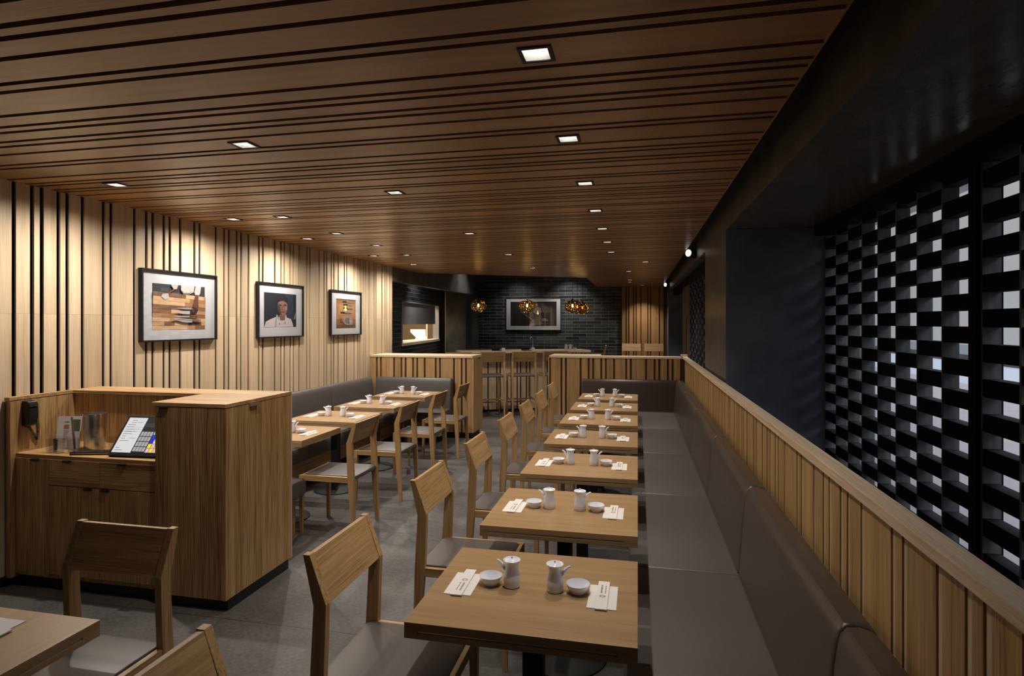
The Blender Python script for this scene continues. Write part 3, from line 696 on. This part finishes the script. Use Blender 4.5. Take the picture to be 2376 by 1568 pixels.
# brochures + holder, jug, tumblers, tablets, screen
t = thing('brochure_holder', 'clear holder with menu leaflets leaning beside the phone', 'leaflet holder', (-3.72, 3.19, DZ))
def leaf(x, y, dx, dy, h, lean, w):
    return [(x, y, DZ), (x + dx * w, y + dy * w, DZ), (x + dx * w - lean * dy, y + dy * w + lean * dx, DZ + h), (x - lean * dy, y + lean * dx, DZ + h)]
def sheet(q, th, mat, name):
    q = [Vector(p) for p in q]; n = (q[1] - q[0]).cross(q[3] - q[0]).normalized() * th
    m = M(); m.add(q + [p + n for p in q], [[0, 1, 2, 3], [7, 6, 5, 4], [0, 4, 5, 1], [1, 5, 6, 2], [2, 6, 7, 3], [3, 7, 4, 0]]); return m.build(name, mat, t, True), q, n
_, q, n = sheet(leaf(-3.800, 3.205, .97, .24, .215, .03, .155), .004, PAPER, 'leaflet')
def on(q, u0, v0, u1, v1, nn): 
    f = lambda u, v: q[0] + (q[1] - q[0]) * u + (q[3] - q[0]) * v + nn
    return [f(u0, v0), f(u1, v0), f(u1, v1), f(u0, v1)]
m = M()
m.mi = 0; m.add(on(q, .62, .55, .96, .90, n * 1.15), [[0, 1, 2, 3]])
m.mi = 1; m.add(on(q, .28, .62, .50, .74, n * 1.15), [[0, 1, 2, 3]])
m.mi = 2
for i in range(9): m.add(on(q, .28, .56 - i * .045, .28 + .24 * random.uniform(.7, 1), .575 - i * .045, n * 1.15), [[0, 1, 2, 3]])
m.add(on(q, .3, .82, .5, .85, n * 1.15), [[0, 1, 2, 3]])
m.build('leaflet_print', [plain('olive print', (.10, .12, .06, 1), .7), plain('orange print', (.45, .16, .07, 1), .7), plain('grey print', (.35, .34, .34, 1), .7)], t, True)
m = M(); m.box(-3.805, 3.165, DZ, -3.64, 3.169, DZ + .10).box(-3.805, 3.165, DZ, -3.801, 3.25, DZ + .12).box(-3.644, 3.165, DZ, -3.64, 3.25, DZ + .12); m.build('holder', CLEAR, t, True)
t = thing('steel_wine_cooler', 'brushed steel wine cooler standing on the host desk', 'cooler', (-3.570, 3.285, DZ))
m = M(); m.lathe([(0, 0), (.058, 0), (.061, .004), (.066, .18), (.0685, .232), (.0705, .236), (.0675, .236), (.064, .18), (.058, .006), (0, .006)], (0, 0, .0), 36); m.build('vessel', STEEL, t, smooth=True)
t = thing('leather_pen_tray', 'slim silver pen cup set leaning against the wine cooler', 'pen', (-3.66, 3.20, DZ))
m = M(); m.tube([(-3.655, 3.215, DZ + .004), (-3.690, 3.225, DZ + .215)], .007, 10); m.build('pen_barrel', STEEL, t, True, smooth=True)
t['label'] = 'silver rod leaning between the leaflets and the wine cooler'; t.name = 'silver_rod'; t['category'] = 'rod'
def tumbler(x, y, lab):
    t = thing('glass_tumbler', lab, 'glass', (x, y, DZ), 0, 'clear tumblers on the host desk')
    m = M(); m.lathe([(0, 0), (.027, 0), (.030, .004), (.034, .092), (.0325, .092), (.0285, .012), (0, .010)], seg=24); m.build('glass_body', CLEAR, t, smooth=True)
    return t
g0 = tumbler(-3.735, 3.125, 'clear glass tumbler, leftmost, in front of the leaflets')
for x, y, lab in ((-3.595, 3.150, 'clear glass tumbler in front of the steel wine cooler'), (-3.665, 3.115, 'clear glass tumbler between the leftmost tumbler and the cooler'), (-3.475, 3.23, 'clear glass tumbler right of the wine cooler'), (-3.39, 3.26, 'clear glass tumbler just left of the touch screen')):
    dup(g0, (x, y, DZ), 0, lab)
t = thing('bill_folder', 'flat dark glossy bill folders stacked on the desk before the touch screen', 'folder', (-3.42, 3.14, DZ), radians(16))
for k in range(2):
    m = M(); m.box(-.13, -.035, .001 + .011 * k, .12, .035, .009 + .011 * k); m.build('folder_leaf', [plain('dark glossy cover', (.012, .014, .02, 1), .12), STEEL][0], t, bevel=.003)
m = M(); m.box(-.128, -.034, .0085, .118, .034, .0125); m.build('silver_edge', STEEL, t)
# touch screen
t = thing('touch_screen', 'black framed register touch screen with coloured buttons on the host desk', 'monitor', (-3.09, 3.17, DZ))
W_, H_ = .37, .285
bl = Vector((-3.262, 3.085, DZ + .012)); ux = Vector((1, .06, 0)).normalized(); vy = Vector((0, .62, .78)); vy = (vy - ux * vy.dot(ux)).normalized(); nn = ux.cross(vy)
def sp(u, v, d=0): return bl + ux * u + vy * v + nn * d
def slab(m, u0, v0, u1, v1, d0, d1):
    p = [sp(u0, v0, d0), sp(u1, v0, d0), sp(u1, v1, d0), sp(u0, v1, d0), sp(u0, v0, d1), sp(u1, v0, d1), sp(u1, v1, d1), sp(u0, v1, d1)]
    m.add(p, [[3, 2, 1, 0], [4, 5, 6, 7], [0, 1, 5, 4], [1, 2, 6, 5], [2, 3, 7, 6], [3, 0, 4, 7]])
m = M(); slab(m, 0, 0, W_, H_, -.03, 0); m.build('housing', BLACK, t, True, bevel=.004)
m = M(); m.box(-3.18, 3.12, DZ, -2.98, 3.36, DZ + .02); m.tube([(-3.08, 3.30, DZ + .02), (-3.08, 3.24, DZ + .13)], .03, 12); m.build('stand', BLACK, t, True)
UI = [emis('ui ' + n, srgb(*c), s) for n, c, s in (('white', (215, 215, 215), 1.0), ('dark', (18, 20, 24), 1), ('grey', (165, 165, 165), 1), ('blue', (30, 40, 200), 1), ('yellow', (225, 225, 30), 1), ('pink', (235, 175, 190), 1), ('cyan', (150, 220, 235), 1), ('ink', (90, 90, 95), 1), ('green', (150, 200, 30), 1))]
m = M()
def ui(i, u0, v0, u1, v1, d=.0008): m.mi = i; slab(m, .018 + u0 * (W_ - .036), .022 + v0 * (H_ - .04), .018 + u1 * (W_ - .036), .022 + v1 * (H_ - .04), .0, d)
ui(1, 0, 0, 1, 1); ui(0, 0, 0, .40, 1, .0012)
for i in range(14):
    if i in (2, 3): continue
    ui(7, .04 + (.06 if i > 11 else 0), .06 + i * .066, .04 + random.uniform(.08, .2), .072 + i * .066, .0016)
for i in (5, 8, 9, 12): ui(7, .22, .07 + i * .066, .22 + random.uniform(.06, .15), .078 + i * .066, .0016)
ui(7, .02, .60, .38, .604, .0016); ui(7, .02, .72, .38, .724, .0016)
for r_ in range(4):
    for c_ in range(4): ui(2, .42 + c_ * .065, .04 + r_ * .145, .475 + c_ * .065, .165 + r_ * .145, .0012)
cols = {(0, 0): 5, (0, 1): 4, (0, 2): 5, (0, 3): 4, (1, 0): 4, (1, 1): 5, (1, 2): 4, (1, 3): 5, (2, 0): 3, (2, 1): 0, (2, 2): 1, (2, 3): 3, (3, 0): 3, (3, 1): 6, (3, 2): 3, (3, 3): 6, (4, 0): 6, (4, 1): 3, (4, 2): 6, (4, 3): 0}
for (r_, c_), k in cols.items(): ui(k, .69 + c_ * .078, .02 + r_ * .125, .76 + c_ * .078, .135 + r_ * .125, .0012)
for i in range(5): ui(8, .60 + i * .02, .90, .612 + i * .02, .95, .0014)
for i in range(4): ui(7, .42, .74 + i * .03, .60 + random.uniform(0, .07), .748 + i * .03, .0014)
m.build('display', UI, t, True)
tag(M().lathe([(0, 0), (.010, 0), (.010, .012), (0, .014)], (0, 0, 0), 12).build('red_indicator', emis('red led', (1, .05, .05, 1), 1.2), off=(-2.895, 3.066, DZ)), 'small red glowing indicator at the foot of the touch screen', 'indicator light')

# ---------------------------------------------------------------- framed photographs
def pic(label, org, U, Vn, Wd, Hd, mat_u, mat_v, art, depth=.038):
    """org lower left corner on the wall; U along the picture, Vn outward normal"""
    U = Vector(U); Nn = Vector(Vn); Zv = Vector((0, 0, 1)); og = Vector(org)
    t = thing('framed_photograph', label, 'framed photo', tuple(og + U * Wd / 2))
    def bx(m, u0, v0, u1, v1, d0, d1):
        p = [og + U * u + Zv * v + Nn * d for d in (d0, d1) for u, v in ((u0, v0), (u1, v0), (u1, v1), (u0, v1))]
        m.add(p, [[0, 1, 2, 3], [7, 6, 5, 4], [0, 4, 5, 1], [1, 5, 6, 2], [2, 6, 7, 3], [3, 7, 4, 0]])
    f = .014
    m = M(); bx(m, 0, 0, Wd, f, 0, depth); bx(m, 0, Hd - f, Wd, Hd, 0, depth); bx(m, 0, f, f, Hd - f, 0, depth); bx(m, Wd - f, f, Wd, Hd - f, 0, depth); m.build('frame', BLACK, t, True)
    m = M(); bx(m, f, f, Wd - f, Hd - f, .002, .016); m.build('mat_board', MATB, t, True)
    m = M(); bx(m, f, f, Wd - f, Hd - f, .030, .032); m.build('glass_pane', PANE, t, True)
    u0, v0, u1, v1 = mat_u[0], mat_v[0], mat_u[1], mat_v[1]
    m = M(); mats = []; reg = {}
    for k, (c, poly) in enumerate(art):
        key = tuple(c)
        if key not in reg: reg[key] = len(mats); mats.append(plain('photo ink', srgb(*c), .7))
        m.mi = reg[key]; d = .0165 + .00025 * k
        pts = [og + U * (u0 + (u1 - u0) * min(1, max(0, a))) + Zv * (v0 + (v1 - v0) * min(1, max(0, b))) + Nn * d for a, b in poly]
        m.add(pts, [list(range(len(pts)))])
    m.build('photo_print', mats, t, True)
    return t
def R(a, b, c, d): return [(a, b), (c, b), (c, d), (a, d)]
def EL(cx, cy, rx, ry, n=18, rot=0): return [(cx + rx * cos(2 * pi * i / n) * cos(rot) - ry * sin(2 * pi * i / n) * sin(rot), cy + rx * cos(2 * pi * i / n) * sin(rot) + ry * sin(2 * pi * i / n) * cos(rot)) for i in range(n)]
rr = random.Random(3)
wd = [(168, 128, 92), (186, 146, 108), (150, 108, 74), (128, 88, 62), (196, 160, 122), (110, 78, 58)]
art = [((44, 46, 50), R(0, 0, 1, 1))]
rows = 9
for r_ in range(rows):
    u = 0
    while u < 1:
        l = rr.uniform(.14, .4); c = rr.choice(wd); y0 = .80 * r_ / rows; y1 = .80 * (r_ + 1) / rows
        def ty(u_, y_): return y_ + (1 - u_) * .03 * (y_ / .8) - (.10 * u_ * (y_ / .8)) * .4
        art.append((c, [(u, ty(u, y0)), (min(1, u + l), ty(min(1, u + l), y0)), (min(1, u + l), ty(min(1, u + l), y1)), (u, ty(u, y1))])); u += l
art += [((172, 168, 164), [(.50, 1), (.77, 1), (.75, .86), (.66, .80), (.56, .80), (.50, .88)]), ((110, 106, 106), [(.50, .90), (.56, .83), (.68, .84), (.75, .90), (.66, .80), (.55, .79)]),
        ((165, 162, 160), [(.31, 1), (.45, 1), (.42, .90), (.36, .90)]), ((110, 62, 50), [(.36, .90), (.40, .90), (.24, .76), (.18, .76)]), ((176, 172, 166), [(.16, .78), (.26, .80), (.28, .70), (.20, .66), (.14, .72)]),
        ((176, 172, 172), [(.79, 1), (.90, 1), (.88, .84), (.85, .78), (.78, .78), (.76, .86)]), ((96, 56, 46), [(.78, .80), (.85, .80), (.84, .62), (.85, .52), (.78, .46), (.73, .52), (.74, .62)]), ((60, 34, 30), [(.75, .50), (.82, .50), (.80, .46), (.76, .46)]),
        ((30, 28, 28), [(.68, .45), (.83, .47), (.83, .42), (.68, .42)]), ((150, 148, 148), [(.40, .48), (.56, .49), (.70, .50), (.70, .46), (.55, .455)]),
        ((34, 32, 32), R(.67, .37, .81, .425)), ((168, 166, 166), [(.38, .385), (.46, .405), (.67, .42), (.67, .345), (.50, .355)]), ((40, 36, 34), R(.66, .28, .82, .305)), ((170, 166, 162), [(.36, .30), (.66, .31), (.66, .285), (.5, .28)]),
        ((30, 30, 30), R(.71, .165, .89, .23)), ((150, 150, 152), [(.35, .235), (.40, .26), (.71, .235), (.71, .155), (.52, .17)]), ((80, 80, 84), [(.40, .235), (.70, .215), (.70, .20), (.45, .22)])]
PX = -3.98
pic('large framed photo of two hands and kitchen knives on a wooden board', (PX, 4.052, 1.538), (0, 1, 0), (1, 0, 0), .878, .609, (.125, .735), (.100, .492), art)
art = [((22, 26, 34), R(0, 0, 1, 1)), ((34, 44, 60), R(.66, .2, .92, 1)), ((16, 18, 22), R(.90, 0, 1, 1)), ((110, 104, 100), [(.90, .22), (.97, .24), (1, .45), (.95, .38)]),
       ((182, 176, 178), [(.0, .0), (.05, .16), (.20, .24), (.36, .30), (.64, .30), (.82, .24), (.88, .1), (.90, 0)]), ((150, 146, 150), [(.30, .0), (.33, .22), (.36, .30), (.38, .28), (.36, .0)]),
       ((150, 140, 138), [(.38, .38), (.47, .22), (.44, .20), (.34, .32)]), ((172, 166, 168), [(.64, .40), (.68, .30), (.64, .21), (.60, .22)]), ((112, 78, 70), [(.44, .36), (.64, .38), (.62, .20), (.48, .20)]),
       ((122, 88, 80), EL(.55, .60, .155, .26, 24)), ((66, 48, 46), [(.40, .62), (.44, .72), (.50, .44), (.52, .36), (.46, .38), (.41, .48)]), ((70, 50, 48), EL(.48, .655, .045, .016)), ((60, 44, 42), EL(.62, .66, .045, .016)),
       ((30, 24, 24), EL(.485, .635, .028, .010)), ((30, 24, 24), EL(.62, .64, .028, .010)), ((90, 62, 56), [(.545, .62), (.575, .62), (.59, .52), (.53, .515)]), ((104, 60, 56), EL(.56, .455, .055, .014)), ((150, 116, 106), EL(.57, .56, .02, .03)),
       ((150, 118, 108), EL(.655, .56, .03, .05)), ((24, 26, 32), [(.38, .74), (.40, .90), (.52, .98), (.66, .96), (.72, .84), (.71, .72), (.56, .80)]), ((70, 74, 84), [(.64, .97), (.72, .84), (.725, .85), (.66, .98)]),
       ((120, 110, 104), EL(.44, .10, .018, .018)), ((130, 118, 110), EL(.62, .135, .018, .018))]
pic('middle framed photo, portrait of a person in a white chef jacket and dark cap', (PX, 5.560, 1.530), (0, 1, 0), (1, 0, 0), .868, .609, (.120, .735), (.118, .500), art)
art = [((150, 108, 66), R(0, 0, 1, 1)), ((120, 80, 46), R(0, 0, 1, .30)), ((86, 58, 36), R(0, 0, 1, .12)), ((132, 94, 56), R(0, .86, 1, 1)), ((104, 72, 44), R(0, .95, 1, 1)), ((166, 124, 78), R(.1, .45, .9, .8))]
for y, a_, b_ in ((.90, .30, .82), (.80, .34, .84), (.68, .34, .84), (.53, .20, .82)):
    art += [((34, 30, 28), R(a_, y - .028, a_ + .22, y + .03)), ((112, 108, 104), [(a_ + .22, y - .03), (b_, y - .02), (b_ - .06, y + .02), (a_ + .22, y + .034)]), ((50, 46, 44), R(a_ + .22, y - .035, b_ - .05, y - .02))]
art += [((120, 64, 44), [(.14, .38), (.24, .32), (.36, .26), (.34, .20), (.18, .20), (.22, .26)]), ((128, 120, 118), EL(.57, .26, .27, .165, 22, -.1)), ((90, 84, 84), EL(.57, .25, .16, .10, 18, -.2)), ((150, 142, 140), EL(.66, .22, .10, .07)), ((60, 54, 54), [(.56, .40), (.66, .20), (.60, .12), (.58, .24)]), ((140, 120, 112), EL(.78, .16, .05, .06))]
pic('far framed photo of four knives above a whole fish', (PX, 7.078, 1.524), (0, 1, 0), (1, 0, 0), .872, .612, (.165, .720), (.098, .500), art)
art = [((10, 8, 7), R(0, 0, 1, 1)), ((30, 20, 12), R(.12, 0, .25, 1)), ((24, 18, 14), R(.33, 0, .36, .6)), ((20, 14, 10), R(.40, 0, .72, 1)), ((40, 30, 24), R(.92, .2, 1, .7)), ((70, 66, 64), R(.88, .18, .90, .75)),
       ((96, 84, 76), [(.48, .10), (.56, .55), (.66, .55), (.70, .10)]), ((128, 118, 108), [(.50, .58), (.54, .74), (.60, .78), (.66, .72), (.68, .56), (.62, .48), (.54, .48)]), ((110, 92, 80), EL(.575, .84, .025, .06)), ((140, 134, 126), EL(.57, .89, .024, .03)),
       ((120, 100, 92), [(.42, .06), (.46, .24), (.60, .30), (.68, .10), (.66, .02)]), ((150, 138, 130), [(.40, .0), (.44, .12), (.56, .10), (.52, 0)]), ((90, 84, 80), [(.22, .58), (.24, .60), (.50, .26), (.47, .24)]), ((100, 96, 94), [(.68, .30), (.76, .32), (.84, .2), (.70, .2)]), ((60, 46, 34), R(.70, .08, .90, .11))]
pic('wide framed photo of a person working at a dark counter, on the black brick wall', (-3.456, 15.4, 1.490), (1, 0, 0), (0, -1, 0), 1.488, .874, (.127, 1.366), (.118, .762), art)

# ---------------------------------------------------------------- bar
BA = radians(25); bd = Vector((cos(BA), sin(BA), 0)); bn = Vector((-sin(BA), cos(BA), 0)); B0 = Vector((-3.20, 10.40, 0))
t = thing('bar_counter', 'angled oak bar counter with slatted front before the black brick wall', 'bar', tuple(B0), BA)
m = M(); m.box(0, 0, 1.125, 2.55, .62, 1.165); m.build('counter_top', wood('rail', 'x'), t, bevel=.002)
m = M()
for a, b in boards(.05, 2.5, .1): m.box(a, .26, .04, b, .28, 1.125)
m.build('slat_front', wood('wall', 'z'), t)
m = M(); m.box(.05, .28, .04, 2.5, .58, 1.125); m.build('body', wood('dark', 'z'), t)
m = M(); m.box(.08, .30, 0, 2.45, .55, .04); m.build('plinth', BLACK, t)
def bp(a, b, z): p = B0 + bd * a + bn * b; return (p.x, p.y, z)
s0 = None
for a, lab in ((-.015 + .0, 'leftmost oak bar stool, half hidden by the left partition end'), (.60, 'middle oak bar stool seen between the two low partitions'), (1.19, 'oak bar stool right of the middle one, cut by the right partition'), (1.78, 'oak bar stool back rising behind the right partition')):
    loc = Vector(bp(a * .975 - .09, -.62, 0))
    if s0 is None: s0 = thing('bar_stool', lab, 'bar stool', tuple(loc), BA + pi / 2, 'oak bar stools along the counter'); seat_parts(s0, .765, 1.005, 0, True)
    else: dup(s0, tuple(loc), BA + pi / 2, lab)
dup(s0, (-.68, 13.3, 0), pi * 1.02, 'oak bar stool seen side on near the right end of the bar', 'stools beyond the right partition')
dup(s0, (-.155, 14.75, 0), -pi / 2, 'left one of two oak stools backed against the far slatted wall', 'stools beyond the right partition')
dup(s0, (.385, 14.75, 0), -pi / 2, 'right one of two oak stools backed against the far slatted wall', 'stools beyond the right partition')
t = thing('bar_tap', 'slender chrome tap standing on the bar', 'tap', bp(1.50, .44, 1.165))
m = M(); m.tube([(0, 0, 0), (0, 0, .09)], .018, 12); m.tube([(0, 0, .09), (0, 0, .20), (-.006, -.0, .235), (-.025, 0, .25), (-.045, 0, .24), (-.05, 0, .21)], .008, 10); m.build('spout', CHROME, t, smooth=True)
for (a, lab, kd) in ((.72, 'black lacquer tray between the left and middle stool backs', 0), (1.30, 'black lacquer tray between the middle and right stool backs', 1)):
    t = thing('lacquer_tray', lab, 'tray', bp(a, .12, 1.165), BA, 'black trays on the bar')
    m = M(); m.box(-.09, -.08, 0, .07, .10, .012).box(-.09, .085, .012, .07, .10, .05); m.build('tray_body', BLACK, t, bevel=.003)
    n_ = thing('napkin_holder', 'white napkin block beside the %s bar tray' % ('left' if kd == 0 else 'right'), 'napkin block', bp(a + .115, .10, 1.165), BA)
    m = M(); m.box(-.03, -.03, 0, .03, .03, .055); m.build('napkins', PAPER, n_, bevel=.003)
for k, (a, b) in enumerate(((2.16, .35), (2.25, .36), (2.34, .35))):
    p = bp(a, b, 1.165)
    if k < 2: place('pot1', None, 'soy_sauce_pot', 'soy sauce pot', p, .3, 'tiny white sauce pot on the bar, %s' % ('left one of the pair' if k == 0 else 'right one of the pair'), 'bar pots')
    else: place('bowl', None, 'sauce_bowl', 'bowl', p, 0, 'tiny white bowl on the bar beside the sauce pots', 'bar bowls')

# ---------------------------------------------------------------- pendants
pd0 = None
for x, y, lab in ((-3.205, 11.69, 'amber glass pendant at the far left, alone over the bar'), (-2.245, 12.0, 'amber glass pendant hanging before the wide framed photo'), (-1.345, 12.4, 'amber glass pendant, front one of the overlapping group at right'), (-1.33, 13.25, 'amber glass pendant in the middle of the overlapping group at right'), (-1.29, 14.05, 'amber glass pendant, rear one of the overlapping group at right')):
    z = 2.035
    if pd0 is None:
        pd0 = thing('pendant_lamp', lab, 'pendant lamp', (x, y, z), 0, 'amber glass pendants over the bar')
        m = M(); pr = []
        for i in range(15):
            a = pi * i / 14; pr.append((max(.0, .162 * sin(a)), -.135 * cos(a)))
        pr[0] = (0, -.135); pr[-1] = (.02, .135)
        m.lathe(pr, (0, 0, 0), 28)
        for k, v in enumerate(m.v):
            v = Vector(v); s_ = 1 + .05 * sin(v.x * 31 + 1) * sin(v.z * 37) + .04 * sin(v.y * 29); m.v[k] = tuple(v * s_)
        m.build('glass_shade', AMBER, pd0, smooth=True)
        m = M(); m.lathe([(0, .05), (.02, .05), (.022, .12), (.030, .135), (.012, .165), (0, .17)], seg=16); m.build('socket', BLACK, pd0, smooth=True)
        m = M(); m.lathe([(0, -.018), (.014, -.012), (.02, .005), (.016, .03), (.01, .05), (0, .05)], seg=14); m.build('bulb', BULB, pd0, smooth=True)
        m = M(); m.tube([(0, 0, .16), (0, 0, 1.21)], .0045, 6); m.build('cord', BLACK, pd0)
    else: dup(pd0, (x, y, z), x * 7, lab)
    L = bpy.data.lights.new('pendant_glow', 'POINT'); L.energy = 1.5; L.color = (1, .84, .62); L.shadow_soft_size = .03
    o = bpy.data.objects.new('pendant_glow', L); COL.objects.link(o); o.location = (x, y, z - .04)

# ---------------------------------------------------------------- unseen spots over the bar, added to brighten the far end
def unseen_spot(x, y, W, aim, lab):
    t = thing('unseen_spot', lab, 'spotlight', (x, y, 3.25), 0, 'unseen spots over the bar')
    m = M(); m.lathe([(0, -.02), (.03, -.02), (.03, 0), (0, 0)], seg=14); m.lathe([(0.028, -.12), (.033, -.12), (.033, -.02), (.0, -.02)], seg=14); m.build('lamp_body', BMETAL, t)
    L = bpy.data.lights.new('spot_beam', 'SPOT'); L.energy = W; L.spot_size = radians(95); L.spot_blend = 1; L.color = (1, .94, .86); L.shadow_soft_size = .03
    o = bpy.data.objects.new('spot_beam', L); COL.objects.link(o); o.location = (x, y, 3.12)
    d = (Vector(aim) - o.location).normalized(); o.rotation_euler = d.to_track_quat('-Z', 'Y').to_euler()
unseen_spot(-1.75, 14.8, 130, (-1.75, 15.3, 1.2), 'unseen spot washing the black brick wall right of the framed photo')
unseen_spot(-3.1, 14.7, 60, (-3.1, 15.3, 1.2), 'unseen spot washing the black brick wall left of the framed photo')
unseen_spot(-3.3, 13.2, 60, (-3.98, 13.0, 2.2), 'unseen spot aimed at the steel header')
unseen_spot(-4.25, 11.5, 60, (-4.65, 12.2, 1.2), 'unseen added spot aimed at the kitchen hatch wall')
unseen_spot(-2.2, 12.2, 60, (-2.2, 11.9, 0), 'unseen spot above the bar counter')
